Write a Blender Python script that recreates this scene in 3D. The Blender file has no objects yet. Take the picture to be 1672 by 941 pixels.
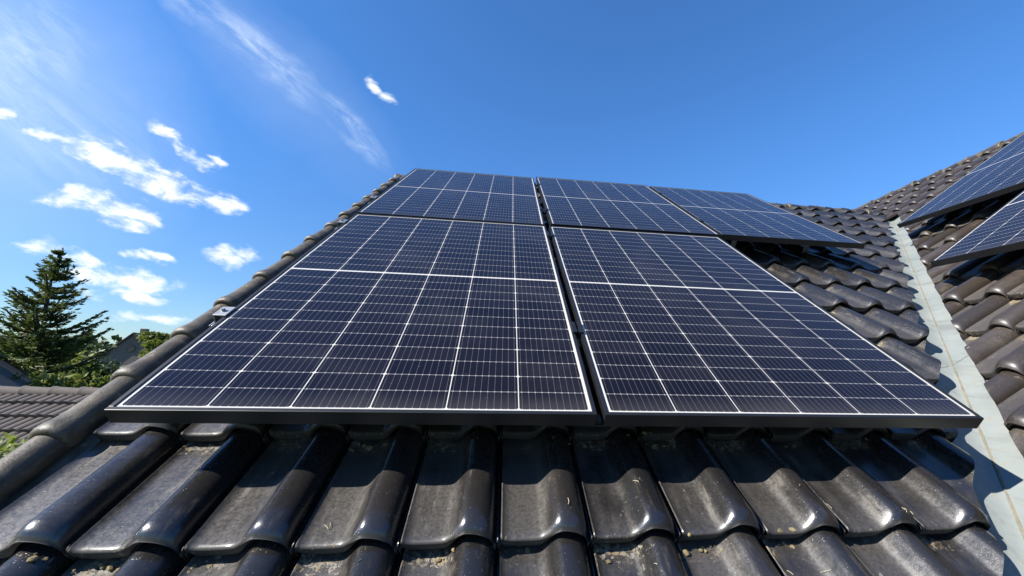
import bpy, bmesh, math, random
import numpy as np
from mathutils import Matrix, Vector

random.seed(7); rng = np.random.default_rng(7)
S = bpy.context.scene
COL = S.collection

# ------------------------------------------------------------------ camera
TH = math.radians(36.0)                       # pitch of the main roof
ct, st = math.cos(TH), math.sin(TH)
# roof frame: u along the ridge, v up the slope, w out of the slope; origin at the near panel's lower left corner
MAIN = Matrix(((1, 0, 0, 0), (0, ct, -st, 0), (0, st, ct, 0), (0, 0, 0, 1)))
RC = np.array([[0.9922322643462733, -0.08479742776072097, 0.09101939263383649],
               [0.045855165131314136, -0.43083433016729916, -0.9012652682646073],
               [0.11563925553654819, 0.8984381871862192, -0.4235993229273306]])
CU = np.array([0.8850025, -0.79132433, 0.72980083])
F_PX, CX, CY = 660.4, 895.0, 470.0
M3 = np.array([[1, 0, 0], [0, ct, -st], [0, st, ct]])
CW = M3 @ CU
ax = M3 @ RC.T                                # columns: camera x, y(down), z(forward) in the world
cam_d = bpy.data.cameras.new('camera'); cam = bpy.data.objects.new('camera', cam_d); COL.objects.link(cam)
cam_d.sensor_width = 36.0; cam_d.sensor_fit = 'HORIZONTAL'
cam_d.lens = F_PX / 1672 * 36.0
cam_d.shift_x = -(CX - 836.0) / 1672
cam_d.clip_start = 0.02; cam_d.clip_end = 5000
cam.matrix_world = Matrix(((ax[0, 0], -ax[0, 1], -ax[0, 2], CW[0]), (ax[1, 0], -ax[1, 1], -ax[1, 2], CW[1]),
                           (ax[2, 0], -ax[2, 1], -ax[2, 2], CW[2]), (0, 0, 0, 1)))
S.camera = cam

def ray(x, y):
    d = np.array([(x - CX) / F_PX, (y - CY) / F_PX, 1.0]) @ RC
    d = M3 @ d
    return d / np.linalg.norm(d)

# ------------------------------------------------------------------ sun, exposure
s_trav = M3 @ np.array([1.06, -0.22, -1.0]); s_trav /= np.linalg.norm(s_trav)
SUN_EL = math.asin(-s_trav[2]); SUN_AZ = math.atan2(-s_trav[0], -s_trav[1])   # clockwise from +Y
sun_d = bpy.data.lights.new('sun', 'SUN'); sun_d.energy = 5.0; sun_d.angle = math.radians(0.5); sun_d.color = (1.0, 0.95, 0.87)
sun = bpy.data.objects.new('sun', sun_d); COL.objects.link(sun)
sun.rotation_euler = Vector(s_trav).to_track_quat('-Z', 'Y').to_euler(); sun.location = (-8, -3, 9)
S.view_settings.view_transform = 'Standard'; S.view_settings.look = 'None'
S.view_settings.exposure = 1.12; S.view_settings.gamma = 1.0; S.view_settings.use_curve_mapping = False

# ------------------------------------------------------------------ node helpers
class N:
    def __init__(s, nt): s.nt = nt; s.n = nt.nodes; s.l = nt.links
    def new(s, t, **k):
        o = s.n.new(t)
        for a, b in k.items(): setattr(o, a, b)
        return o
    def put(s, sock, v):
        if hasattr(v, 'is_output'): s.l.new(v, sock)
        else: sock.default_value = v
    def m(s, op, a, b=None, c=None, clamp=False):
        o = s.new('ShaderNodeMath', operation=op, use_clamp=clamp)
        s.put(o.inputs[0], a)
        if b is not None: s.put(o.inputs[1], b)
        if c is not None: s.put(o.inputs[2], c)
        return o.outputs[0]
    def v(s, op, a, b=None):
        o = s.new('ShaderNodeVectorMath', operation=op); s.put(o.inputs[0], a)
        if b is not None: s.put(o.inputs[1], b)
        return o.outputs['Value'] if op in ('DOT_PRODUCT', 'LENGTH') else o.outputs['Vector']
    def xyz(s, x, y, z):
        o = s.new('ShaderNodeCombineXYZ')
        for i, q in enumerate((x, y, z)): s.put(o.inputs[i], q)
        return o.outputs[0]
    def sep(s, v):
        o = s.new('ShaderNodeSeparateXYZ'); s.put(o.inputs[0], v); return o.outputs
    def noise(s, vec, scale, detail=4, rough=0.55, dist=0.0):
        o = s.new('ShaderNodeTexNoise'); s.put(o.inputs['Vector'], vec)
        o.inputs['Scale'].default_value = scale; o.inputs['Detail'].default_value = detail
        o.inputs['Roughness'].default_value = rough; o.inputs['Distortion'].default_value = dist
        return o.outputs['Fac']
    def step(s, x, a, b, lo=0.0, hi=1.0):
        o = s.new('ShaderNodeMapRange', interpolation_type='SMOOTHSTEP')
        s.put(o.inputs[0], x); o.inputs[1].default_value = a; o.inputs[2].default_value = b
        o.inputs[3].default_value = lo; o.inputs[4].default_value = hi
        return o.outputs[0]
    def mix(s, f, a, b):
        o = s.new('ShaderNodeMix', data_type='RGBA'); s.put(o.inputs[0], f)
        s.put(o.inputs[6], a if hasattr(a, 'is_output') else (*a, 1) if len(a) == 3 else a)
        s.put(o.inputs[7], b if hasattr(b, 'is_output') else (*b, 1) if len(b) == 3 else b)
        return o.outputs[2]
    def bump(s, h, strength, dist):
        o = s.new('ShaderNodeBump'); s.put(o.inputs['Height'], h)
        o.inputs['Strength'].default_value = strength; o.inputs['Distance'].default_value = dist
        return o.outputs[0]

def new_mat(name):
    m = bpy.data.materials.new(name); m.use_nodes = True
    n = N(m.node_tree); b = n.n['Principled BSDF']
    return m, n, b

# ------------------------------------------------------------------ sky
world = bpy.data.worlds.new('World'); S.world = world; world.use_nodes = True
w = N(world.node_tree); w.n.clear()
sky = w.new('ShaderNodeTexSky', sky_type='NISHITA'); sky.sun_disc = False
sky.sun_elevation = SUN_EL; sky.sun_rotation = SUN_AZ
sky.air_density = 1.0; sky.dust_density = 0.15; sky.ozone_density = 2.0; sky.altitude = 200
hs = w.new('ShaderNodeHueSaturation'); hs.inputs['Saturation'].default_value = 1.0; hs.inputs['Hue'].default_value = 0.5
hs.inputs['Value'].default_value = 1.0
tint = w.new('ShaderNodeMix', data_type='RGBA', blend_type='MULTIPLY'); tint.inputs[0].default_value = 1.0
w.l.new(sky.outputs[0], tint.inputs[6]); 
zz_ = w.sep(w.new('ShaderNodeTexCoord').outputs['Generated'])[2]
w.put(tint.inputs[7], w.mix(w.step(zz_, -0.05, 0.55), (0.58, 0.74, 0.95), (0.57, 1.08, 1.60)))      # clear deep-blue air of the day
w.l.new(tint.outputs[2], hs.inputs['Color'])
tc = w.new('ShaderNodeTexCoord').outputs['Generated']
dx, dy, dz = w.sep(tc)
dyc = w.m('MAXIMUM', dy, 0.05)
X = w.m('DIVIDE', dx, dyc); Z = w.m('DIVIDE', dz, dyc)
T1 = w.xyz(X, Z, 1.0)
nz_w = w.new('ShaderNodeTexNoise'); w.put(nz_w.inputs['Vector'], T1); nz_w.inputs['Scale'].default_value = 9; nz_w.inputs['Detail'].default_value = 3
warp = w.v('SCALE', w.v('SUBTRACT', nz_w.outputs['Color'], (0.5, 0.5, 0.5)))
warp.node.inputs['Scale'].default_value = 0.07
T = w.v('ADD', T1, w.v('MULTIPLY', warp, (1, 1, 0)))
def tang(x, y):
    d = ray(x, y); return np.array([d[0] / d[1], d[2] / d[1]])
def ell(cx, cy, lx, ly, ang):
    """normalised distance to an elongated patch of sky, in the sky's own direction space"""
    a = math.radians(ang); c = tang(cx, cy)
    ea = tang(cx + math.cos(a) * lx / 2, cy + math.sin(a) * lx / 2) - c
    eb = tang(cx - math.sin(a) * ly / 2, cy + math.cos(a) * ly / 2) - c
    Mi = np.linalg.inv(np.stack([ea, eb], 1)); k = -Mi @ c
    p = w.v('DOT_PRODUCT', T, (Mi[0, 0], Mi[0, 1], k[0])); q = w.v('DOT_PRODUCT', T, (Mi[1, 0], Mi[1, 1], k[1]))
    return w.v('LENGTH', w.xyz(p, q, 0.0))
cum = [(150, 246, 130, 46, 24), (205, 270, 160, 56, 22), (270, 298, 170, 58, 20), (340, 319, 130, 40, 16), (118, 322, 120, 40, 6), (175, 337, 150, 48, 14),
       (220, 352, 90, 40, 16), (378, 419, 92, 34, 4), (80, 408, 130, 34, 6), (140, 420, 80, 28, 24), (200, 462, 190, 50, 6), (215, 489, 125, 22, 4),
       (243, 421, 100, 24, 14), (240, 523, 140, 22, 4), (14, 179, 70, 22, 0), (70, 215, 110, 20, 6), (613, 141, 34, 20, 50), (634, 158, 46, 17, 8), (268, 214, 74, 18, 28),
       (310, 250, 110, 24, 34), (355, 262, 46, 18, 44)]
md = None
for c in cum:
    e = ell(c[0], c[1], c[2] * 1.2, c[3] * 1.3, c[4]); md = e if md is None else w.m('MINIMUM', md, e)
b3 = tang(395, 330) - tang(95, 228); b3 /= np.linalg.norm(b3)                      # the drift of the clouds
nf = w.noise(w.xyz(w.v('DOT_PRODUCT', T1, (b3[0], b3[1], 0)), w.m('MULTIPLY', w.v('DOT_PRODUCT', T1, (-b3[1], b3[0], 0)), 2.3), 0.0), 12.0, 9, 0.63, 0.25)
dens = w.m('ADD', w.m('SUBTRACT', 1.0, md), w.m('MULTIPLY', w.m('SUBTRACT', nf, 0.52), 2.9))
dens = w.m('MULTIPLY', w.step(dens, 0.02, 1.0), w.step(md, 0.75, 1.0, 1.0, 0.0))
# thin fan of cirrus
ci = None
for c, k in (((430, 90, 420, 74, 40), 0.85), ((570, 205, 230, 46, 47), 0.8), ((330, 20, 340, 70, 36), 0.55), ((30, 90, 260, 330, 60), 0.55), ((60, 200, 700, 260, 20), 0.32), ((540, 180, 110, 60, 30), 0.5)):
    e = w.m('MULTIPLY', w.m('SUBTRACT', 1.0, ell(*c), clamp=True), k)
    ci = e if ci is None else w.m('MAXIMUM', ci, e)
a = math.radians(43); c0, c1 = tang(330, 20), tang(620, 250); dd = (c1 - c0) / np.linalg.norm(c1 - c0)
al = w.v('DOT_PRODUCT', T1, (dd[0], dd[1], 0)); ac = w.v('DOT_PRODUCT', T1, (-dd[1], dd[0], 0))
ns = w.noise(w.xyz(w.m('MULTIPLY', al, 3.2), w.m('MULTIPLY', ac, 15.0), 0.0), 1.6, 7, 0.66, 0.6)
veil = w.m('MULTIPLY', w.m('MAXIMUM', w.m('SUBTRACT', 1.0, ell(-60, 120, 900, 700, 20), clamp=True), w.m('MULTIPLY', w.m('SUBTRACT', 1.0, ell(440, 110, 640, 200, 42), clamp=True), 0.35)), 0.36)
cir = w.m('MULTIPLY', w.m('MULTIPLY', ci, w.step(ns, 0.33, 0.75)), 0.85, clamp=True)
cir = w.m('MAXIMUM', cir, w.m('ADD', veil, w.m('MULTIPLY', cir, 0.8)), clamp=True)
nf2 = w.noise(w.xyz(w.m('ADD', w.v('DOT_PRODUCT', T1, (b3[0], b3[1], 0)), -0.012), w.m('ADD', w.m('MULTIPLY', w.v('DOT_PRODUCT', T1, (-b3[1], b3[0], 0)), 2.3), 0.05), 0.0), 12.0, 4, 0.6, 0.25)
shade = w.step(w.m('SUBTRACT', nf, nf2), -0.20, 0.10)
ccol = w.mix(shade, (5.6, 6.6, 7.8), (8.6, 8.8, 9.0))
skyc = w.mix(cir, hs.outputs[0], (6.6, 7.6, 8.8))
skyc = w.mix(w.m('MULTIPLY', dens, 0.93), skyc, ccol)
bg = w.new('ShaderNodeBackground'); w.put(bg.inputs['Color'], skyc); bg.inputs['Strength'].default_value = 0.069
out = w.new('ShaderNodeOutputWorld'); w.l.new(bg.outputs[0], out.inputs['Surface'])

# ------------------------------------------------------------------ object helpers
def link(o, parent=None, mw=None):
    COL.objects.link(o)
    if parent is not None:
        o.parent = parent
        if mw is not None: o.matrix_basis = WM[parent.name].inverted() @ mw
        WM[o.name] = mw if mw is not None else WM[parent.name]
    else:
        if mw is not None: o.matrix_basis = mw
        WM[o.name] = mw if mw is not None else Matrix.Identity(4)
    return o
WM = {}
def tag(o, label=None, cat=None, group=None, kind=None):
    for k, v in (('label', label), ('category', cat), ('group', group), ('kind', kind)):
        if v: o[k] = v
    return o
def empty(name, mw):
    o = bpy.data.objects.new(name, None); o.empty_display_size = 0.1
    return link(o, None, mw)
def from_np(name, verts, faces, mat, parent=None, mw=None, smooth=False, attrs=None, mats=None, midx=None):
    me = bpy.data.meshes.new(name)
    me.from_pydata([tuple(v) for v in verts] if not isinstance(verts, list) else verts, [], faces)
    for m in (mats or [mat]): me.materials.append(m)
    if midx is not None: me.polygons.foreach_set('material_index', midx)
    if smooth: me.polygons.foreach_set('use_smooth', [True] * len(me.polygons))
    for k, (dom, typ, val) in (attrs or {}).items():
        a_ = me.attributes.new(k, typ, dom); a_.data.foreach_set('value' if typ == 'FLOAT' else 'vector', np.asarray(val, np.float32).ravel())
    me.update()
    return link(bpy.data.objects.new(name, me), parent, mw)
def from_bm(name, bm, mat, parent=None, mw=None, smooth=False):
    me = bpy.data.meshes.new(name); bm.normal_update(); bm.to_mesh(me); bm.free(); me.materials.append(mat)
    if smooth: me.polygons.foreach_set('use_smooth', [True] * len(me.polygons))
    return link(bpy.data.objects.new(name, me), parent, mw)
def box(bm, x0, x1, y0, y1, z0, z1, bev=0.0):
    r = bmesh.ops.create_cube(bm, size=1.0)
    for v in r['verts']:
        v.co = ((x0 + x1) / 2 + v.co.x * (x1 - x0), (y0 + y1) / 2 + v.co.y * (y1 - y0), (z0 + z1) / 2 + v.co.z * (z1 - z0))
    if bev:
        es = list({e for v in r['verts'] for e in v.link_edges})
        bmesh.ops.bevel(bm, geom=es, offset=bev, segments=2, affect='EDGES', profile=0.6)
def copy_tree(o, mw, parent=None):
    c = o.copy(); COL.objects.link(c)
    if parent is None: c.matrix_basis = mw; WM[c.name] = mw
    else: c.parent = parent; WM[c.name] = WM[parent.name]
    for ch in list(o.children): copy_tree(ch, None, c)
    return c
def TR(x, y, z): return Matrix.Translation((x, y, z))

# ------------------------------------------------------------------ materials
def tile_material(name, lichen=1.0, base=(0.013, 0.0122, 0.012), rough=0.27, coat=0.20, coatw=0.38, weather=0.0):
    m, n, b = new_mat(name)
    tcs = n.new('ShaderNodeTexCoord'); oc = tcs.outputs['Object']
    at = n.new('ShaderNodeAttribute', attribute_name='tile_rand'); rnd = at.outputs['Fac']
    ta = n.new('ShaderNodeAttribute', attribute_name='tile_st'); tx, ty, tz = n.sep(ta.outputs['Vector'])
    off = n.v('ADD', oc, n.xyz(n.m('MULTIPLY', rnd, 37.0), 0.0, n.m('MULTIPLY', rnd, 11.0)))
    streak = n.noise(n.v('MULTIPLY', off, (26, 3.2, 10)), 1.0, 5, 0.65)
    blot = n.noise(off, 9.0, 6, 0.65, 0.4)
    fine = n.noise(off, 120.0, 3, 0.7)
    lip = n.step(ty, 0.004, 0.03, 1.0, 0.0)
    pan = n.step(tx, 0.45, 0.58, 1.0, 0.0)                    # 1 in the trough of a tile, where silt settles
    low = n.step(ty, 0.0, 0.30, 1.0, 0.0); high = n.step(ty, 0.72, 0.90)
    d = n.m('ADD', n.m('MULTIPLY', blot, 0.9), n.m('MULTIPLY', streak, 0.75))
    d = n.m('ADD', d, n.m('MULTIPLY', pan, 0.22)); d = n.m('ADD', d, n.m('MULTIPLY', n.m('MULTIPLY', low, pan), 0.10))
    d = n.m('ADD', d, n.m('MULTIPLY', n.m('SUBTRACT', rnd, 0.5), 0.36))
    d = n.m('ADD', d, n.m('MULTIPLY', pan, 0.10)); d = n.m('SUBTRACT', d, n.m('MULTIPLY', n.m('SUBTRACT', 1.0, pan), 0.16))
    ox, oy, oz = n.sep(oc)
    d = n.m('ADD', d, n.m('ADD', weather, n.step(ox, -0.1, 0.55, 0.16, 0.0))) if weather == 0.0 else n.m('ADD', d, weather)
    grit = n.noise(off, 330.0, 2, 0.6)
    dust = n.m('MULTIPLY', n.step(d, 0.70, 1.32), n.step(fine, 0.30, 0.62, 0.55, 1.0))
    grime = n.m('MULTIPLY', n.step(n.noise(n.v('MULTIPLY', off, (40, 5, 20)), 1.0, 5, 0.7), 0.52, 0.72), n.step(blot, 0.45, 0.62))
    c = n.mix(n.step(rnd, 0, 1), base, (base[0] * 1.5, base[1] * 1.4, base[2] * 1.3))
    c = n.mix(n.m('MULTIPLY', dust, 0.52), c, (0.085, 0.076, 0.066))
    c = n.mix(n.m('MULTIPLY', lip, 0.6), c, (0.014, 0.012, 0.010))  # front lip darkened in the colour to imitate its shaded face
    c = n.mix(n.m('MULTIPLY', grime, 0.55), c, (0.125, 0.105, 0.078))
    # pale scuffs and specks
    sp = n.step(n.noise(off, 210.0, 2, 0.5), 0.70, 0.76); sp2 = n.step(n.noise(n.v('MULTIPLY', off, (60, 25, 40)), 1.0, 3, 0.6), 0.70, 0.76)
    c = n.mix(n.m('MULTIPLY', n.m('MAXIMUM', sp, sp2), 0.5), c, (0.26, 0.24, 0.20))
    # ochre lichen below the lip of the tile above and along the nose
    ln = n.noise(off, 85.0, 5, 0.75, 0.5)
    near_top = n.m('MULTIPLY', n.step(ty, 0.80, 0.96), n.m('ADD', 0.35, n.m('MULTIPLY', pan, 0.65)))
    nose = n.m('MULTIPLY', n.step(ty, 0.01, 0.06, 1.0, 0.0), n.m('ADD', 0.05, n.m('MULTIPLY', pan, 0.5)))
    lic = n.step(n.m('ADD', ln, n.m('MULTIPLY', n.m('MAXIMUM', near_top, nose), 0.20 * lichen)), 0.67, 0.75)
    lic = n.m('MULTIPLY', lic, n.step(n.noise(off, 7.0, 3), 0.42, 0.58))
    c = n.mix(n.m('MULTIPLY', lic, 0.75), c, n.mix(n.step(n.noise(off, 55, 3, 0.7), 0.4, 0.6), (0.20, 0.13, 0.045), (0.24, 0.22, 0.17)))
    n.put(b.inputs['Base Color'], c)
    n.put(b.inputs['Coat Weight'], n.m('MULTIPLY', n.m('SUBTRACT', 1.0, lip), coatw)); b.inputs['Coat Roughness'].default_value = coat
    r = n.m('ADD', rough, n.m('MULTIPLY', dust, 0.18)); r = n.m('ADD', r, n.m('MULTIPLY', lic, 0.4)); r = n.m('ADD', r, n.m('MULTIPLY', n.m('SUBTRACT', fine, 0.5), 0.25)); r = n.m('ADD', r, n.m('MULTIPLY', grime, 0.25), clamp=True)
    r = n.m('ADD', r, n.m('MULTIPLY', lip, 0.4), clamp=True)
    n.put(b.inputs['Roughness'], r)
    n.put(b.inputs['Specular IOR Level'], 0.68)
    wav = n.noise(off, 16.0, 2, 0.5)
    hgt = n.m('ADD', n.m('ADD', n.m('MULTIPLY', blot, 0.6), n.m('MULTIPLY', wav, 1.1)), n.m('ADD', n.m('MULTIPLY', n.m('ADD', fine, n.m('MULTIPLY', grit, 0.5)), 0.28), n.m('ADD', n.m('MULTIPLY', lic, 1.2), n.m('MULTIPLY', sp, 0.4))))
    n.put(b.inputs['Normal'], n.bump(hgt, 0.30, 0.003))
    return m
M_tile = tile_material('glazed_tile')
M_tile_w = tile_material('glazed_tile_wing', 1.3, (0.0265, 0.0205, 0.0160), 0.42, 0.22, 0.15, 0.14)
def cap_material():
    """old verge and ridge caps: dark glaze worn to olive, with pale patches scattered at random"""
    m, n, b = new_mat('weathered_cap'); oc = n.new('ShaderNodeTexCoord').outputs['Object']; rd = n.new('ShaderNodeObjectInfo').outputs['Random']
    off = n.v('ADD', oc, n.xyz(n.m('MULTIPLY', rd, 53.0), n.m('MULTIPLY', rd, 17.0), 0.0))
    a_ = n.noise(off, 11.0, 6, 0.68, 0.5); b_ = n.noise(off, 34.0, 6, 0.72, 0.3); f_ = n.noise(off, 140.0, 3, 0.7); st_ = n.noise(n.v('MULTIPLY', off, (30, 5, 30)), 1.0, 5, 0.65)
    c = n.mix(n.step(a_, 0.35, 0.65), (0.044, 0.036, 0.025), (0.095, 0.078, 0.052))
    c = n.mix(n.m('MULTIPLY', n.step(st_, 0.48, 0.7), 0.7), c, (0.115, 0.100, 0.074))
    pale = n.m('MULTIPLY', n.step(b_, 0.56, 0.66), n.step(a_, 0.44, 0.58))
    c = n.mix(n.m('MULTIPLY', pale, 0.75), c, (0.22, 0.20, 0.15))
    c = n.mix(n.m('MULTIPLY', n.step(f_, 0.66, 0.74), 0.6), c, (0.24, 0.21, 0.13))
    n.put(b.inputs['Base Color'], c)
    n.put(b.inputs['Roughness'], n.m('ADD', 0.38, n.m('ADD', n.m('MULTIPLY', pale, 0.35), n.m('MULTIPLY', st_, 0.25)), clamp=True))
    n.put(b.inputs['Normal'], n.bump(n.m('ADD', a_, n.m('ADD', n.m('MULTIPLY', b_, 0.6), n.m('MULTIPLY', f_, 0.25))), 0.5, 0.006))
    return m
M_cap = cap_material()

def plain(name, col, rough=0.5, metal=0.0, var=0.25, scale=6.0, bump=0.0):
    m, n, b = new_mat(name); oc = n.new('ShaderNodeTexCoord').outputs['Object']
    f = n.noise(oc, scale, 6, 0.65); f2 = n.noise(oc, scale * 9, 3, 0.6)
    k = n.m('ADD', n.m('MULTIPLY', f, 0.7), n.m('MULTIPLY', f2, 0.3))
    n.put(b.inputs['Base Color'], n.mix(n.step(k, 0.3, 0.7), tuple(x * (1 - var) for x in col), tuple(min(1, x * (1 + var)) for x in col)))
    n.put(b.inputs['Roughness'], n.m('ADD', rough - 0.06, n.m('MULTIPLY', f, 0.12))); b.inputs['Metallic'].default_value = metal
    if bump: n.put(b.inputs['Normal'], n.bump(k, 0.5, bump))
    return m
M_frame = plain('black_anodised', (0.009, 0.009, 0.010), 0.42, 0.0, 0.2, 20)
M_alu = plain('aluminium', (0.36, 0.37, 0.38), 0.48, 1.0, 0.12, 30)
M_black = plain('black_clamp', (0.03, 0.032, 0.036), 0.35, 0.6, 0.2, 40)
M_moss = plain('moss', (0.16, 0.125, 0.06), 0.95, 0, 0.6, 40)
M_straw = plain('straw', (0.38, 0.33, 0.22), 0.9, 0, 0.3, 30)
M_under = plain('roof_felt', (0.012, 0.012, 0.012), 0.9)
M_wall = plain('render', (0.55, 0.52, 0.46), 0.9, 0, 0.08, 3)
M_wood = plain('fascia_wood', (0.10, 0.07, 0.05), 0.7, 0, 0.3, 5)
M_dglass = plain('window_glass', (0.02, 0.025, 0.03), 0.08)

def zinc_material():
    m, n, b = new_mat('painted_zinc'); oc = n.new('ShaderNodeTexCoord').outputs['Object']
    big = n.noise(oc, 3.0, 5, 0.6); fn = n.noise(oc, 40, 5, 0.7, 0.5); st_ = n.noise(n.v('MULTIPLY', oc, (14, 2, 14)), 1.0, 5, 0.7)
    c = n.mix(n.step(big, 0.3, 0.7), (0.172, 0.197, 0.191), (0.222, 0.242, 0.233))
    c = n.mix(n.m('MULTIPLY', n.step(st_, 0.46, 0.70), 0.6), c, (0.125, 0.13, 0.115))
    c = n.mix(n.m('MULTIPLY', n.step(n.m('ADD', fn, n.m('MULTIPLY', big, 0.4)), 0.80, 0.92), 0.7), c, (0.24, 0.19, 0.12))
    n.put(b.inputs['Base Color'], c); b.inputs['Roughness'].default_value = 0.5; b.inputs['Metallic'].default_value = 0.0
    n.put(b.inputs['Normal'], n.bump(n.m('ADD', big, n.m('MULTIPLY', fn, 0.2)), 0.35, 0.008))
    return m
M_zinc = zinc_material()
M_seam = plain('seam_dirt', (0.17, 0.15, 0.10), 0.8, 0, 0.4, 30)

PW, PL = 1.14, 1.66
def cell_material(name, mid):
    """glass over monocrystalline half cells: 6 columns, two banks of 12 rows"""
    m, n, b = new_mat(name); oc = n.new('ShaderNodeTexCoord').outputs['Object']
    x, y, z = n.sep(oc)
    mg = 0.018; cw = (PW - 2 * mg) / 6; gap = 0.005
    xm = n.m('DIVIDE', n.m('SUBTRACT', x, mg), cw); fx = n.m('FRACT', xm)
    ddx = n.m('MULTIPLY', n.m('MINIMUM', fx, n.m('SUBTRACT', 1.0, fx)), cw)            # metres to the column line
    h1 = (mid - gap - mg) / 12; h2 = (PL - mg - mid - gap) / 12
    upm = n.m('GREATER_THAN', y, mid)
    yl = n.m('DIVIDE', n.m('SUBTRACT', y, mg), h1); yu = n.m('DIVIDE', n.m('SUBTRACT', y, mid + gap), h2)
    yr = n.m('ADD', n.m('MULTIPLY', yl, n.m('SUBTRACT', 1.0, upm)), n.m('MULTIPLY', yu, upm))
    rh = n.m('ADD', n.m('MULTIPLY', upm, h2 - h1), h1)
    fy = n.m('FRACT', yr); ddy = n.m('MULTIPLY', n.m('MINIMUM', fy, n.m('SUBTRACT', 1.0, fy)), rh)
    inside = n.m('MULTIPLY', n.m('MULTIPLY', n.m('GREATER_THAN', x, mg), n.m('LESS_THAN', x, PW - mg)),
                 n.m('MULTIPLY', n.m('GREATER_THAN', yr, 0.0), n.m('LESS_THAN', yr, 12.0)))
    colline = n.m('LESS_THAN', ddx, 0.0013)
    rowline = n.m('LESS_THAN', ddy, 0.0011)
    y2 = n.m('FRACT', n.m('MULTIPLY', yr, 0.5)); ddy2 = n.m('MULTIPLY', n.m('MULTIPLY', n.m('MINIMUM', y2, n.m('SUBTRACT', 1.0, y2)), 2.0), rh)
    cham = n.m('LESS_THAN', n.m('ADD', ddx, ddy2), 0.0062)
    bb = n.m('FRACT', n.m('MULTIPLY', fx, 10.0)); dbb = n.m('MULTIPLY', n.m('ABSOLUTE', n.m('SUBTRACT', bb, 0.5)), cw / 10)
    bus = n.m('LESS_THAN', dbb, 0.00055)
    dots = n.m('MULTIPLY', n.m('LESS_THAN', dbb, 0.0016), n.m('LESS_THAN', ddy, 0.0022))
    cid = n.new('ShaderNodeTexWhiteNoise', noise_dimensions='3D')
    oi = n.new('ShaderNodeObjectInfo')
    n.put(cid.inputs['Vector'], n.xyz(n.m('FLOOR', xm), n.m('FLOOR', n.m('ADD', yr, n.m('MULTIPLY', upm, 20.0))), oi.outputs['Random']))
    smear = n.noise(oc, 3.2, 5, 0.6, 0.6)
    c = n.mix(cid.outputs['Value'], (0.0058, 0.0052, 0.0072), (0.0095, 0.0080, 0.0102))
    c = n.mix(n.m('MULTIPLY', bus, 0.22), c, (0.30, 0.30, 0.33))
    c = n.mix(n.m('MULTIPLY', rowline, 0.25), c, (0.62, 0.60, 0.58))
    c = n.mix(n.m('MULTIPLY', dots, 0.28), c, (0.72, 0.72, 0.72))
    white = n.m('MAXIMUM', n.m('MAXIMUM', colline, cham), n.m('SUBTRACT', 1.0, inside))
    c = n.mix(white, c, (0.46, 0.44, 0.40))
    dust = n.m('ADD', n.m('MULTIPLY', n.step(smear, 0.45, 0.72), 0.020), n.m('MULTIPLY', n.step(y, 0.0, 0.09, 1.0, 0.0), 0.045))
    speck = n.step(n.noise(oc, 140, 2, 0.5), 0.74, 0.78)
    dust = n.m('ADD', dust, n.m('MULTIPLY', speck, 0.16))
    c = n.mix(dust, c, (0.42, 0.40, 0.36))
    n.put(b.inputs['Base Color'], c)
    n.put(b.inputs['Roughness'], n.m('ADD', 0.07, n.m('MULTIPLY', smear, 0.10)))
    b.inputs['IOR'].default_value = 1.36; b.inputs['Specular Tint'].default_value = (0.36, 0.66, 1.0, 1)   # anti-reflective coating
    return m
M_cell = cell_material('solar_cells', PL / 2)
M_cell_low = cell_material('solar_cells_low_bus', 0.64)

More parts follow.
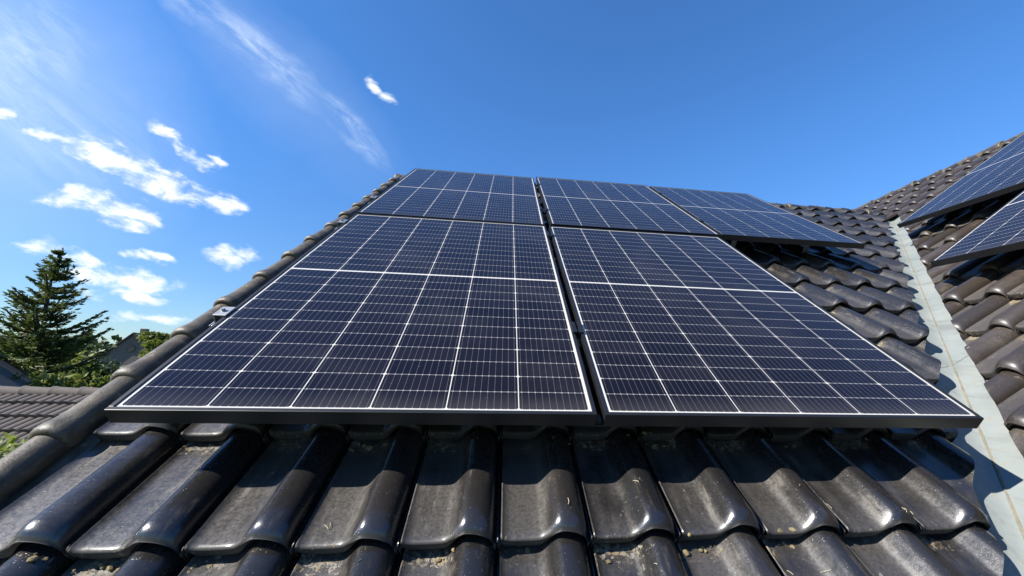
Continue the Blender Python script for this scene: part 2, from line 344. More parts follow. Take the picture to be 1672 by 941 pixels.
# ------------------------------------------------------------------ tiles
def tile_profile(H=0.047):
    pts = [(0.0, 0.004), (0.012, 0.006), (0.028, 0.004), (0.05, 0.0), (0.12, -0.0008), (0.22, -0.001), (0.32, -0.0005), (0.40, 0.001)]
    for i in range(1, 8):
        f = i / 7; pts.append((0.40 + 0.25 * f, H * (0.5 - 0.5 * math.cos(math.pi * f)) + 0.001))
    for i in range(1, 9):
        a_ = i / 8 * math.pi / 2; pts.append((0.65 + 0.285 * math.sin(a_), 0.001 + H * math.cos(a_) ** 0.9))
    pts += [(0.937, -0.014), (0.962, -0.016), (0.968, 0.001), (0.980, 0.002), (0.986, -0.014), (1.0, -0.014)]
    return np.array(pts)
PROF = tile_profile(); PROF_LO = PROF[[0, 3, 5, 7, 9, 11, 13, 14, 16, 18, 20, 21, 22, 24, 26, 28]]
def tile_field(name, mw, parent, mat, cw, expo, u0, ncol, v0, nrow, wbase, keep, cuts, hires=None, jit=1.0):
    """overlapping interlocking pantiles as one roof skin; cuts = planes (point, normal) whose outer side is trimmed away"""
    V = []; Fc = []; rn = []; stv = []; nv = 0; T_ = 0.042; over = 0.05
    for j in range(nrow):
        for i in range(ncol):
            uc, vc = u0 + i * cw, v0 + j * expo
            if not keep(uc + cw / 2, vc + expo / 2): continue
            hi = hires is None or hires(uc, vc)
            P = PROF if hi else PROF_LO
            L_ = expo + over
            ts = [0.0, 0.0015, 0.005, 0.010, 0.017, 0.026, 0.038, 0.07, 0.14, 0.22, expo * 0.97, L_] if hi else [0.0, 0.004, 0.014, 0.03, 0.15, expo * 0.97, L_]
            s = P[:, 0]; zp = P[:, 1]; roll = np.clip((s - 0.45) / 0.15, 0, 1) * (s < 0.936)
            R_ = 0.012 + 0.028 * roll                                   # nose radius, larger on the roll
            dz = rng.normal(0, 0.0017) * jit; ry = rng.normal(0, 0.008) * jit; rz = rng.normal(0, 0.006) * jit; dv = rng.normal(0, 0.0032) * jit; du = rng.normal(0, 0.001) * jit
            rows = []
            th0 = 0.012
            # underside lip, then the front face, then the top
            rows.append((0.045, zp - 0.031, s)); rows.append((0.006, zp - 0.031, s))
            for t in ts:
                k = np.clip((R_ - t) / R_, 0, 1); drop = R_ * (1 - np.sqrt(np.maximum(0, 1 - k * k))) * (0.55 + 0.2 * roll)
                rows.append((t, zp - np.minimum(drop, th0 + 0.008 * roll), s))
            n_ = len(s); base = nv
            for t, zz, ss in rows:
                x_ = ss * cw; y_ = np.full(n_, t); z_ = zz + T_ * (1 - t / expo) + ry * (x_ - cw / 2)
                V.append(np.stack([uc + x_ + rz * y_ + du, vc + y_ - rz * (x_ - cw / 2) + dv, wbase + z_ + dz], 1))
                stv.append(np.stack([ss, np.full(n_, t / expo), np.zeros(n_)], 1)); nv += n_
            r = rng.random(); rn.append(np.full(len(rows) * n_, r))
            idx = np.arange(len(rows) * n_).reshape(len(rows), n_) + base
            q = np.stack([idx[:-1, :-1], idx[:-1, 1:], idx[1:, 1:], idx[1:, :-1]], -1).reshape(-1, 4)
            Fc.append(q)
            e = np.stack([idx[:-1, -1], idx[1:, -1]], 1)
    V = np.concatenate(V); Fq = np.concatenate(Fc)
    me = bpy.data.meshes.new(name)
    me.vertices.add(len(V)); me.vertices.foreach_set('co', V.astype(np.float32).ravel())
    me.loops.add(Fq.size); me.loops.foreach_set('vertex_index', Fq.ravel().astype(np.int32))
    me.polygons.add(len(Fq)); me.polygons.foreach_set('loop_start', np.arange(0, Fq.size, 4, dtype=np.int32))
    a1 = me.attributes.new('tile_rand', 'FLOAT', 'POINT'); a1.data.foreach_set('value', np.concatenate(rn).astype(np.float32))
    a2 = me.attributes.new('tile_st', 'FLOAT_VECTOR', 'POINT'); a2.data.foreach_set('vector', np.concatenate(stv).astype(np.float32).ravel())
    me.update(calc_edges=True)
    bm = bmesh.new(); bm.from_mesh(me)
    for co, no in cuts:
        g_ = bmesh.ops.bisect_plane(bm, geom=bm.verts[:] + bm.edges[:] + bm.faces[:], dist=1e-5, plane_co=co, plane_no=no, clear_outer=True)
        ce = [e for e in g_['geom_cut'] if isinstance(e, bmesh.types.BMEdge) and len(e.link_faces) == 1]
        x_ = bmesh.ops.extrude_edge_only(bm, edges=ce)              # the sawn edge has the thickness of the tile
        bmesh.ops.translate(bm, verts=[v for v in x_['geom'] if isinstance(v, bmesh.types.BMVert)], vec=(0, 0, -0.024))
    for f in bm.faces: f.smooth = True
    for e in bm.edges:
        if len(e.link_faces) == 2 and e.link_faces[0].normal.angle(e.link_faces[1].normal, 0) > 0.9: e.smooth = False
    bm.to_mesh(me); bm.free(); me.materials.append(mat)
    return link(bpy.data.objects.new(name, me), parent, mw)

GZ = -5.2                                                     # ground level
house = empty('house', TR(2.5, 1.0, GZ))
tag(house, 'house with dark glazed tile roof carrying the solar panels in the foreground', 'house')

# main slope
CUT = 2.365; SLP = 0.8465
d_ = Vector((SLP, 1, 0)).normalized(); cutn = Vector((d_.y, -d_.x, 0))
EXPO = 0.32; CWD = 0.217
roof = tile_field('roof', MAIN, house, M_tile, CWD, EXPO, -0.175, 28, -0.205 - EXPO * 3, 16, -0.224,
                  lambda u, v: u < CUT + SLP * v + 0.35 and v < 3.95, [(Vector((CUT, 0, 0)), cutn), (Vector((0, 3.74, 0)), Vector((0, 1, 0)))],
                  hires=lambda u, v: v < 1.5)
# wing slope
h_ = Vector((-0.04289817, -0.99907945, 0)); up_ = Vector((0.80896038, -0.03473489, 0.58683608)); wn_ = Vector((-0.58629587, 0.02517419, 0.80970576))
V0 = Vector((2.5145, 0.14694631, -0.20225425))
WING = Matrix(((h_.x, up_.x, wn_.x, V0.x), (h_.y, up_.y, wn_.y, V0.y), (h_.z, up_.z, wn_.z, V0.z), (0, 0, 0, 1)))
WS = -1.1859; WC = 0.14
wcutn = Vector((WS, -1, 0)).normalized()
wing = tile_field('wing_roof', WING, house, M_tile_w, 0.207, 0.33, -0.612 - 0.135 - 0.207 * 30, 40, 0.815 - 0.33 * 5, 18, 0.028,
                  lambda a, b: b > WS * a + WC - 0.4 and b < 5.2, [(Vector((0, WC, 0)), wcutn), (Vector((0, 4.95, 0)), Vector((0, 1, 0))), (Vector((-3.05, 0, 0)), Vector((-1, 0, 0)))],
                  hires=lambda u, v: v < 2.2)
far = tile_field('wing_roof', WING, house, M_tile_w, 0.207, 0.33, -0.612 - 0.135 - 0.207 * 30, 40, 0.815 - 0.33 * 5, 18, 0.028,
                 lambda a, b: a < -2.8 and 3.3 < b < 5.2, [(Vector((-3.05, 0, 0)), Vector((1, 0, 0))), (Vector((0, 4.95, 0)), Vector((0, 1, 0)))],
                 hires=lambda u, v: False)
bmj = bmesh.new(); bmj.from_mesh(wing.data); bmj.from_mesh(far.data); bmj.to_mesh(wing.data); bmj.free(); bpy.data.objects.remove(far)   # one skin, past the end of the valley too

# decks under the tiles, valley metal, far slopes
def sheet(name, pts, mat, mw, parent, thick=0.02):
    bm = bmesh.new(); a_ = [bm.verts.new(p) for p in pts]; b_ = [bm.verts.new((p[0], p[1], p[2] - thick)) for p in pts]
    bm.faces.new(a_); bm.faces.new(b_[::-1]); k = len(pts)
    for i in range(k): bm.faces.new((a_[i], b_[i], b_[(i + 1) % k], a_[(i + 1) % k]))
    bmesh.ops.recalc_face_normals(bm, faces=bm.faces[:])
    return from_bm(name, bm, mat, parent, mw)
def cr(v): return 2.5145 + SLP * v
sheet('underlay', [(-0.33, -1.2, -0.262), (cr(-1.2), -1.2, -0.262), (cr(3.78), 3.78, -0.262), (-0.33, 3.78, -0.262)], M_under, MAIN, roof)
wb = -0.9
sheet('underlay', [(wb / WS, wb, -0.012), (1.9, wb, -0.012), (1.9, 4.98, -0.012), (4.98 / WS - 2.6, 4.98, -0.012), (4.98 / WS - 2.6, 3.6, -0.012), (3.6 / WS, 3.6, -0.012)], M_under, WING, wing)

sheet('verge_strip', [(-0.292, -1.17, -0.214), (-0.168, -1.17, -0.214), (-0.168, 3.74, -0.214), (-0.292, 3.74, -0.214)], M_cap, MAIN, roof, 0.03)
def valley():
    bm = bmesh.new(); Mi = MAIN.inverted() @ WING
    NS = 60; rowsv = []
    lat = [-0.26, -0.20, -0.13, -0.06, -0.02, -0.006, 0.0, 0.006, 0.02, 0.06, 0.13, 0.20, 0.26]
    for i in range(NS + 1):
        v = -1.15 + (3.75 + 1.15) * i / NS; r = []
        for q in lat:
            if q <= 0:
                p = Vector((cr(v) + q * 1.25, v, -0.25)); p += Vector((0, 0, 0.006 if abs(q) == 0.006 else (0.009 if q == 0 else 0)))
                p = MAIN @ p
            else:
                al_ = MAIN @ Vector((cr(v), v, -0.25)); loc = WING.inverted() @ al_
                p = Vector((loc.x, loc.y + q * 1.25, 0.0)); p += Vector((0, 0, 0.010 if q == 0.006 else 0)); p = WING @ p
            if abs(q) > 0.1: p += Vector((0, 0, random.uniform(-0.0015, 0.0015)))
            r.append(bm.verts.new(p))
        rowsv.append(r)
    for i in range(NS):
        for k in range(len(lat) - 1): bm.faces.new((rowsv[i][k], rowsv[i][k + 1], rowsv[i + 1][k + 1], rowsv[i + 1][k]))
    o = from_bm('valley_flashing', bm, M_zinc, house, Matrix.Identity(4), True)
    # overlapping sheet joints and the soiled bead on the crease
    for k, v in enumerate((0.62, 1.85)):
        bm = bmesh.new(); q = []
        for side in (-1, 1):
            for e in (0.0, 0.0025):
                for lt in (0.012, 0.26):
                    vv = v + e - lt * 0.28
                    if side < 0: p = MAIN @ Vector((cr(vv) - lt * 1.25, vv, -0.2475 - 0.0))
                    else:
                        loc = WING.inverted() @ (MAIN @ Vector((cr(vv), vv, -0.25))); p = WING @ Vector((loc.x, loc.y + lt * 1.25, 0.0025))
                    q.append(bm.verts.new(p))
            bm.faces.new((q[-4], q[-3], q[-1], q[-2]))
        from_bm('sheet_joint', bm, M_seam, o, Matrix.Identity(4))
    bm = bmesh.new(); prev = None
    for i in range(80):
        v = -1.1 + 4.8 * i / 79; c = MAIN @ Vector((cr(v), v, -0.2425)); wd = random.uniform(0.0008, 0.003)
        l_ = bm.verts.new(c + Vector((-wd, 0.004, 0.002))); r_ = bm.verts.new(c + Vector((wd, -0.004, 0.002))); t_ = bm.verts.new(c + Vector((0, 0, 0.004)))
        if prev: bm.faces.new((prev[0], prev[2], t_, l_)); bm.faces.new((prev[2], prev[1], r_, t_))
        prev = (l_, r_, t_)
    from_bm('crease_bead', bm, M_seam, o, Matrix.Identity(4), True)
valley()

# round caps along the verge and the ridges
def cap_mesh(name, length, r0, r1, arc=205, seg=20, mat=None):
    """half-round cap along +y; the collar end (y=0) overlaps the cap below"""
    st_ = [(0.0, r0 - 0.008), (0.003, r0 - 0.002), (0.008, r0 + 0.002), (0.020, r0 + 0.004), (0.034, r0 + 0.003), (0.050, r0 - 0.001), (0.075, r0 - 0.004)]
    st_ += [(0.075 + (length - 0.075) * k / 4, r0 - 0.004 + (r1 - r0 + 0.004) * k / 4) for k in range(1, 5)]
    V = []; F = []; stt = []; n_ = seg + 1
    prof = [(0.012, r0 - 0.020), (0.002, r0 - 0.018)] + st_
    for y, r in prof:
        for k in range(n_):
            a_ = math.radians(-(arc - 180) / 2 + arc * k / seg)
            V.append((r * math.cos(a_), y, r * math.sin(a_))); stt.append((0.25 + 0.2 * math.cos(a_), y / length, 0))
    for i in range(len(prof) - 1):
        for k in range(seg):
            F.append((i * n_ + k, i * n_ + k + 1, (i + 1) * n_ + k + 1, (i + 1) * n_ + k))
    me = bpy.data.meshes.new(name); me.from_pydata(V, [], F); me.polygons.foreach_set('use_smooth', [True] * len(F))
    a2 = me.attributes.new('tile_st', 'FLOAT_VECTOR', 'POINT'); a2.data.foreach_set('vector', np.array(stt, np.float32).ravel())
    a1 = me.attributes.new('tile_rand', 'FLOAT', 'POINT'); a1.data.foreach_set('value', np.full(len(V), random.random(), np.float32))
    me.materials.append(mat); me.update()
    return me
def place_caps(name, mats_list, mw_plane, parent, positions, frame_fn, length, r0, r1, mat):
    meshes = [cap_mesh(name, length, r0, r1, mat=mat) for _ in range(5)]
    for i, pos in enumerate(positions):
        o = bpy.data.objects.new(name, meshes[i % 5]); link(o, parent, mw_plane @ frame_fn(pos))
joints = [-0.92, -0.67, -0.42, -0.17, 0.072, 0.312, 0.555, 0.790, 1.067, 1.338, 1.602, 1.893, 2.15, 2.41, 2.67, 2.93, 3.19, 3.45]
jl = [(joints[i], (joints[i + 1] if i + 1 < len(joints) else 3.72) - joints[i]) for i in range(len(joints))]
def cap_frame(v, lean=0.040, u=-0.248, wz=-0.187):
    # the collar end sits higher than the tail, which slides under the next cap
    return TR(u + random.uniform(-0.004, 0.004), v, wz + random.uniform(-0.002, 0.003)) @ Matrix.Rotation(-lean, 4, 'X') @ Matrix.Rotation(random.uniform(-0.012, 0.012), 4, 'Z')
vm = [cap_mesh('verge_cap', L_, 0.047, 0.041, mat=M_cap) for L_ in (0.30, 0.30, 0.30)]
for i, (v, L_) in enumerate(jl):
    link(bpy.data.objects.new('verge_cap', vm[i % 3]), roof, MAIN @ cap_frame(v))
rm = [cap_mesh('ridge_cap', 0.40, 0.062, 0.056, mat=M_cap) for _ in range(3)]
RX = Matrix.Rotation(-math.pi / 2, 4, 'Z')                   # cap axis y -> +u
rot_up = Matrix.Rotation(-TH, 4, 'X')
pr = MAIN @ Vector((0, 3.76, -0.215))
for i in range(17):
    u = -0.30 + i * 0.35
    link(bpy.data.objects.new('ridge_cap', rm[i % 3]), roof, TR(u, pr.y, pr.z + random.uniform(-0.004, 0.004)) @ RX @ Matrix.Rotation(-0.03, 4, 'X') @ Matrix.Rotation(random.uniform(-0.01, 0.01), 4, 'Z'))
wr = [cap_mesh('ridge_cap', 0.40, 0.070, 0.063, mat=M_cap) for _ in range(3)]
for i in range(24):
    hh = 1.6 - i * 0.35; c = WING @ Vector((hh, 4.97, 0.035))
    ang = math.atan2(-h_.y, -h_.x) - math.pi / 2
    link(bpy.data.objects.new('ridge_cap', wr[i % 3]), wing, TR(c.x, c.y, c.z + random.uniform(-0.006, 0.006)) @ Matrix.Rotation(ang, 4, 'Z') @ Matrix.Rotation(-0.03, 4, 'X') @ Matrix.Rotation(random.uniform(-0.012, 0.012), 4, 'Z'))

# far slopes and walls of the house
I4 = Matrix.Identity(4)
bm = bmesh.new(); y0, z0 = pr.y, pr.z - 0.01
q = [bm.verts.new(p) for p in ((-0.33, y0, z0), (5.6, y0, z0), (5.6, y0 + 4.2, z0 - 3.05), (-0.33, y0 + 4.2, z0 - 3.05))]; bm.faces.new(q)
from_bm('back_roof', bm, M_cap, house, I4)
rp = [WING @ Vector((1.8, 4.97, 0.0)), WING @ Vector((-7.0, 4.97, 0.0))]
bm = bmesh.new(); dn = Vector((0.81, -0.035, -0.587)) * 5.0
q = [bm.verts.new(p) for p in (rp[0], rp[1], rp[1] + dn, rp[0] + dn)]; bm.faces.new(q)
from_bm('back_roof', bm, M_cap, house, I4)
ev = MAIN @ Vector((0, -1.15, -0.27))
bm = bmesh.new()                                              # gable wall under the verge, eaves wall, wing walls
zb = GZ
def wallq(pts):
    bm.faces.new([bm.verts.new(p) for p in pts])
wallq([(-0.24, ev.y + 0.25, zb), (-0.24, y0 + 3.9, zb), (-0.24, y0 + 3.9, z0 - 2.95), (-0.24, y0, z0 - 0.12), (-0.24, ev.y + 0.25, ev.z + 0.06)])
wallq([(-0.24, ev.y + 0.25, zb), (cr(-1.15), ev.y + 0.25, zb), (cr(-1.15), ev.y + 0.25, ev.z + 0.06), (-0.24, ev.y + 0.25, ev.z + 0.06)])
wallq([(cr(-1.15), ev.y + 0.25, zb), (cr(-1.15), ev.y - 1.2, zb), (cr(-1.15), ev.y - 1.2, ev.z + 0.06), (cr(-1.15), ev.y + 0.25, ev.z + 0.06)])
from_bm('wall', bm, M_wall, house, I4)
bm = bmesh.new(); box(bm, -0.300, -0.280, -1.2, 3.78, -0.42, -0.26, 0.003); from_bm('verge_board', bm, M_wood, house, MAIN)

# ------------------------------------------------------------------ solar panels
def make_panel():
    root = empty('solar_panel', I4)
    H = 0.040; lip = 0.011
    bm = bmesh.new()
    for (x0, x1, y0_, y1_) in ((0, PW, 0, lip), (0, PW, PL - lip, PL), (0, lip, lip, PL - lip), (PW - lip, PW, lip, PL - lip)):
        box(bm, x0, x1, y0_, y1_, -H, 0.0, 0.0014)
    fr = from_bm('frame', bm, M_frame, root, I4)
    bm = bmesh.new(); vs = [bm.verts.new(p) for p in ((lip, lip, -0.0035), (PW - lip, lip, -0.0035), (PW - lip, PL - lip, -0.0035), (lip, PL - lip, -0.0035))]
    bm.faces.new(vs); vb = [bm.verts.new((v.co.x, v.co.y, -0.009)) for v in vs]; bm.faces.new(vb[::-1])
    gl = from_bm('cell_glass', bm, M_cell, root, I4)
    for k in (0.25, 0.5, 0.75):
        bm = bmesh.new(); box(bm, PW * k - 0.04, PW * k + 0.04, PL / 2 - 0.03, PL / 2 + 0.03, -0.026, -0.0095, 0.003)
        from_bm('junction_box', bm, M_black, root, I4)
    return root
def place(u, v, w_, rot, sx, sy, plane): return plane @ TR(u, v, w_) @ Matrix.Rotation(rot, 4, 'Z') @ Matrix.Diagonal((sx, sy, 1, 1))
panel = make_panel()
specs = [
    ('large dark solar panel at lower left, beside the rounded verge caps', 0.0025, 0.0, 0.0012, 1.146, 1.683, MAIN, 0),
    ('large dark solar panel in the lower row, right corner over the valley metal', 1.170, 0.0, 0.0, 1.138, 1.683, MAIN, 0),
    ('bluish solar panel at the upper left, top corner near the verge', -0.004, 1.711, -0.0075, 1.148, 1.611, MAIN, 0),
    ('bluish solar panel in the middle of the upper row of three', 1.186, 1.729, 0.001, 1.160, 1.649, MAIN, 0),
    ('bluish solar panel at the right end of the upper row, jutting out over bare tiles', 2.360, 1.744, -0.006, 1.086, 1.610, MAIN, 0),
    ('blue solar panel high on the right roof slope near its ridge', -2.002, 2.494, -0.085, 1.14, 1.69, WING, 0),
    ('blue solar panel lower on the right roof slope, cut off by the picture edge', -0.959, 1.372, -0.055, 1.14, 1.69, WING, 1),
]
for i, (lab, u, v, r, W_, L_, pl, low) in enumerate(specs):
    mw = place(u, v, 0.0 if pl is MAIN else 0.25, r, W_ / PW, L_ / PL, pl)
    if i == 0: o = panel; o.matrix_basis = mw; WM[o.name] = mw
    else: o = copy_tree(panel, mw)
    tag(o, lab, 'solar panel', 'solar panels on the tiled roofs')
    if low:
        for c in o.children:
            if c.name.startswith('cell_glass'):
                c.data = c.data.copy(); c.data.materials.clear(); c.data.materials.append(M_cell_low)

# mounting rails, clamps and hooks
def rail(u0, u1, v, plane, wtop, label):
    bm = bmesh.new(); box(bm, u0, u1, v - 0.020, v + 0.020, wtop - 0.040, wtop, 0.002)
    box(bm, u0 + 0.001, u1 - 0.001, v - 0.006, v + 0.006, wtop - 0.006, wtop + 0.0012)
    o = empty('mounting_rail', plane @ TR(u0, v, wtop))
    from_bm('rail_profile', bm, M_alu, o, plane)
    bm = bmesh.new(); box(bm, u0 - 0.004, u0 - 0.0005, v - 0.021, v + 0.021, wtop - 0.041, wtop + 0.002, 0.001); from_bm('end_cap', bm, M_alu, o, plane)
    tag(o, label, 'mounting rail', 'rails carrying the solar panels')
rail(-0.050, 2.325, 0.455, MAIN, -0.0405, 'lowest aluminium rail under the lower row, its end showing at the verge')
rail(-0.050, 2.345, 1.50, MAIN, -0.0405, 'aluminium rail under the top of the lower row of panels')
rail(-0.050, 3.44, 2.09, MAIN, -0.0405, 'aluminium rail under the bottom of the upper row of three panels')
rail(-0.060, 3.44, 3.02, MAIN, -0.0405, 'topmost aluminium rail beneath the upper row near the ridge')
rail(-1.95, 0.1, 2.80, WING, 0.2095, 'aluminium rail under the upper panel on the right roof slope')
rail(-0.92, 1.0, 1.68, WING, 0.2095, 'aluminium rail under the lower panel on the right roof slope')

def clamp(u, v, gap, label, plane=MAIN, gmid=True):
    o = empty('panel_clamp', plane @ TR(u, v, 0))
    L = 0.035; hw = gap / 2 + 0.009
    bm = bmesh.new()
    if gmid:
        box(bm, -hw, -gap / 2 + 0.003, -L, L, 0.0012, 0.006, 0.001); box(bm, gap / 2 - 0.003, hw, -L, L, 0.0012, 0.006, 0.001)
        box(bm, -gap / 2 + 0.0035, -gap / 2 + 0.007, -L, L, -0.022, 0.0055); box(bm, gap / 2 - 0.007, gap / 2 - 0.0035, -L, L, -0.022, 0.0055)
        box(bm, -gap / 2 + 0.0075, gap / 2 - 0.0075, -L, L, -0.022, -0.017)
    else:
        box(bm, -0.03, 0.009, -0.028, 0.028, 0.0012, 0.006, 0.001); box(bm, -0.03, -0.0255, -0.028, 0.028, -0.040, 0.0008); 
        box(bm, -0.025, -0.003, -0.028, 0.028, -0.039, -0.034)
    from_bm('clamp_body', bm, M_black if gmid else M_alu, o, plane @ TR(u, v, 0))
    bm = bmesh.new(); r = bmesh.ops.create_cone(bm, segments=16, radius1=0.0062, radius2=0.0062, depth=0.009, cap_ends=True)
    bmesh.ops.translate(bm, verts=bm.verts, vec=(0 if gmid else -0.013, 0, -0.0125 if gmid else 0.0108)); from_bm('bolt', bm, M_alu, o, plane @ TR(u, v, 0))
    tag(o, label, 'clamp', 'clamps holding the panels')
clamp(1.1595, 0.432, 0.022, 'large near black clamp in the gap between the two lower panels')
clamp(1.1585, 1.500, 0.024, 'clamp at the top of the gap between the two lower panels')
clamp(1.166, 2.10, 0.040, 'clamp low in the gap between the upper left and upper middle panels')
clamp(1.171, 3.02, 0.034, 'topmost clamp between the upper left and upper middle panels')
clamp(2.352, 2.08, 0.016, 'clamp low between the upper middle and upper right panels')
clamp(2.352, 3.02, 0.018, 'topmost clamp between the upper middle and upper right panels')
clamp(0.001, 0.455, 0, 'silver end clamp at the left edge of the lower left panel beside the verge', gmid=False)
clamp(-0.001, 1.50, 0, 'silver end clamp near the upper left corner of the lower left panel', gmid=False)
clamp(-0.005, 2.09, 0, 'silver end clamp at the left edge of the upper left panel', gmid=False)

def hook(u, v, plane, label, wtop=-0.081, wpan=-0.2):
    o = empty('roof_hook', plane @ TR(u, v, wtop)); bm = bmesh.new()
    box(bm, u - 0.02, u + 0.02, v - 0.10, v - 0.093, wpan + 0.012, wtop - 0.001, 0.001)
    box(bm, u - 0.02, u + 0.02, v - 0.092, v + 0.03, wtop - 0.009, wtop - 0.001, 0.001)
    box(bm, u - 0.02, u + 0.02, v - 0.092, v + 0.10, wpan + 0.012, wpan + 0.019, 0.001)
    from_bm('hook_arm', bm, M_alu, o, plane)
    bm = bmesh.new(); box(bm, u - 0.045, u + 0.045, v + 0.06, v + 0.16, wpan + 0.020, wpan + 0.026, 0.001); from_bm('base_plate', bm, M_alu, o, plane)
    tag(o, label, 'roof hook', 'hooks holding the mounting rails')
hook(3.22, 2.09, MAIN, 'metal roof hook under the jutting corner of the upper right panel')
hook(2.62, 2.09, MAIN, 'metal roof hook in shade under the upper right panel, behind the lower right panel')
hook(2.22, 0.455, MAIN, 'metal roof hook under the right end of the lower row beside the valley')
hook(-1.80, 2.80, WING, 'metal roof hook under the left corner of the upper panel on the right slope')
# flat joining bar under the gap of the lower row
o = empty('joining_bar', MAIN @ TR(1.16, 0.03, -0.05)); bm = bmesh.new()
box(bm, 1.085, 1.235, 0.006, 0.038, -0.0475, -0.0430, 0.001); 
box(bm, 1.236, 1.252, 0.006, 0.038, -0.0450, -0.0405, 0.001)
from_bm('bar_plate', bm, M_black, o, MAIN)
bm = bmesh.new(); box(bm, 1.153, 1.167, 0.010, 0.034, -0.0425, -0.030, 0.001); from_bm('bar_rib', bm, M_black, o, MAIN)
tag(o, 'flat dark metal bar under the gap at the front edge of the lower panels', 'metal bar')

# ------------------------------------------------------------------ moss and debris
def lumps(name, items, mat, plane, label, cat):
    V = []; F = []
    ico = bmesh.new(); bmesh.ops.create_icosphere(ico, subdivisions=1, radius=1.0); iv = np.array([v.co[:] for v in ico.verts]); iff = [[v.index for v in f.verts] for f in ico.faces]; ico.free()
    for (x, y, z, sx, sy, sz) in items:
        b0 = len(V); k = iv * (1 + rng.normal(0, 0.28, iv.shape))
        a_ = rng.random() * 6.28; c, s_ = math.cos(a_), math.sin(a_)
        k = np.stack([k[:, 0] * c - k[:, 1] * s_, k[:, 0] * s_ + k[:, 1] * c, k[:, 2]], 1) * (sx, sy, sz) + (x, y, z)
        V += [tuple(p) for p in k]; F += [[i + b0 for i in f] for f in iff]
    o = from_np(name, V, F, mat, None, plane)
    return tag(o, label, cat, None, 'stuff')
items = []
def prof_z(s): return float(np.interp(s, PROF[:, 0], PROF[:, 1]))
def tile_top(u, v):
    s = ((u + 0.175) / CWD) % 1.0; j = math.floor((v + 0.205) / EXPO); t = v + 0.205 - j * EXPO
    return -0.224 + prof_z(s) + 0.042 * (1 - t / EXPO), s
for k in range(900):
    j = random.choice((0, 0, 0, 1, 1, 1, 2, 3, 4)); u = random.uniform(-0.17, 4.2)
    if u > CUT + SLP * (j * EXPO - 0.2) - 0.03: continue
    clump = math.sin(u * 9.1 + j * 2.3) + math.sin(u * 23.7 + j) + random.gauss(0, 0.5)
    if clump < 0.25: continue
    vb = -0.205 + j * EXPO
    if random.random() < 0.72: v = vb - abs(random.gauss(0.004, 0.014)); zz, s = tile_top(u, v)
    else: v = vb + abs(random.gauss(0, 0.006)) + 0.003; zz, s = tile_top(u, v); zz -= 0.005
    if s > 0.48 and random.random() < 0.8: continue
    r = abs(random.gauss(0.0028, 0.0016)) + 0.001
    items.append((u, v, zz + r * 0.25, r * 1.3, r * 1.1, r * 0.7))
lumps('moss', items, M_moss, MAIN, 'small brown moss and lichen crumbs along the tile noses under the panels', 'moss')
# straws
bm = bmesh.new()
for k in range(46):
    u, v = random.uniform(0.0, 2.2), random.choice((random.uniform(-0.52, -0.24), random.uniform(-0.2, -0.02)))
    if u > CUT + SLP * v - 0.05: continue
    a_ = random.uniform(0, math.pi); L = random.uniform(0.006, 0.022); pr_ = None
    for q in range(4):
        f = (q / 3 - 0.5) * L; uu = u + math.cos(a_) * f + 0.12 * L * math.sin(q); vv = v + math.sin(a_) * f; zz = tile_top(uu, vv)[0] + 0.0012
        p = Vector((uu, vv, zz)); sd = Vector((-math.sin(a_), math.cos(a_), 0)) * 0.0007
        c = [bm.verts.new(p + sd), bm.verts.new(p - sd), bm.verts.new(p + Vector((0, 0, 0.0009)))]
        if pr_: bm.faces.new((pr_[0], pr_[2], c[2], c[0])); bm.faces.new((pr_[2], pr_[1], c[1], c[2]))
        pr_ = c
tag(from_bm('straw', bm, M_straw, None, MAIN), 'bits of pale straw lying on the glazed tiles', 'straw', None, 'stuff')

# ------------------------------------------------------------------ ground and surroundings
m, n, b = new_mat('lawn'); oc = n.new('ShaderNodeTexCoord').outputs['Object']
n.put(b.inputs['Base Color'], n.mix(n.step(n.noise(oc, 0.15, 6, 0.7), 0.35, 0.65), (0.035, 0.06, 0.015), (0.075, 0.095, 0.03))); b.inputs['Roughness'].default_value = 0.95
bm = bmesh.new(); g = 2500; q = [bm.verts.new(p) for p in ((-g, -g, GZ), (g, -g, GZ), (g, g, GZ), (-g, g, GZ))]; bm.faces.new(q)
tag(from_bm('ground', bm, m, None, I4), None, None, None, 'structure')

def leaf_mat(name, dark, light, trans=0.25):
    m, n, b = new_mat(name); at = n.new('ShaderNodeAttribute', attribute_name='leaf_rand').outputs['Fac']
    oc = n.new('ShaderNodeTexCoord').outputs['Object']
    f = n.m('ADD', n.m('MULTIPLY', at, 0.6), n.m('MULTIPLY', n.noise(oc, 1.1, 3), 0.4))
    n.put(b.inputs['Base Color'], n.mix(n.step(f, 0.25, 0.75), dark, light)); b.inputs['Roughness'].default_value = 0.55
    tr = n.new('ShaderNodeBsdfTranslucent'); n.put(tr.inputs['Color'], n.mix(0.5, dark, light))
    mx = n.new('ShaderNodeMixShader'); mx.inputs[0].default_value = trans
    n.l.new(b.outputs[0], mx.inputs[1]); n.l.new(tr.outputs[0], mx.inputs[2]); n.l.new(mx.outputs[0], n.n['Material Output'].inputs['Surface'])
    return m
M_spruce = leaf_mat('spruce_needles', (0.034, 0.058, 0.010), (0.110, 0.135, 0.022), 0.35)
M_leafA = leaf_mat('broad_leaves', (0.065, 0.10, 0.014), (0.19, 0.21, 0.035), 0.4)
M_leafB = leaf_mat('dark_leaves', (0.022, 0.04, 0.010), (0.06, 0.085, 0.022), 0.3)
M_leafC = leaf_mat('young_leaves', (0.11, 0.15, 0.02), (0.22, 0.26, 0.05), 0.4)
M_bark = plain('bark', (0.045, 0.033, 0.024), 0.9, 0, 0.35, 6, 0.02)

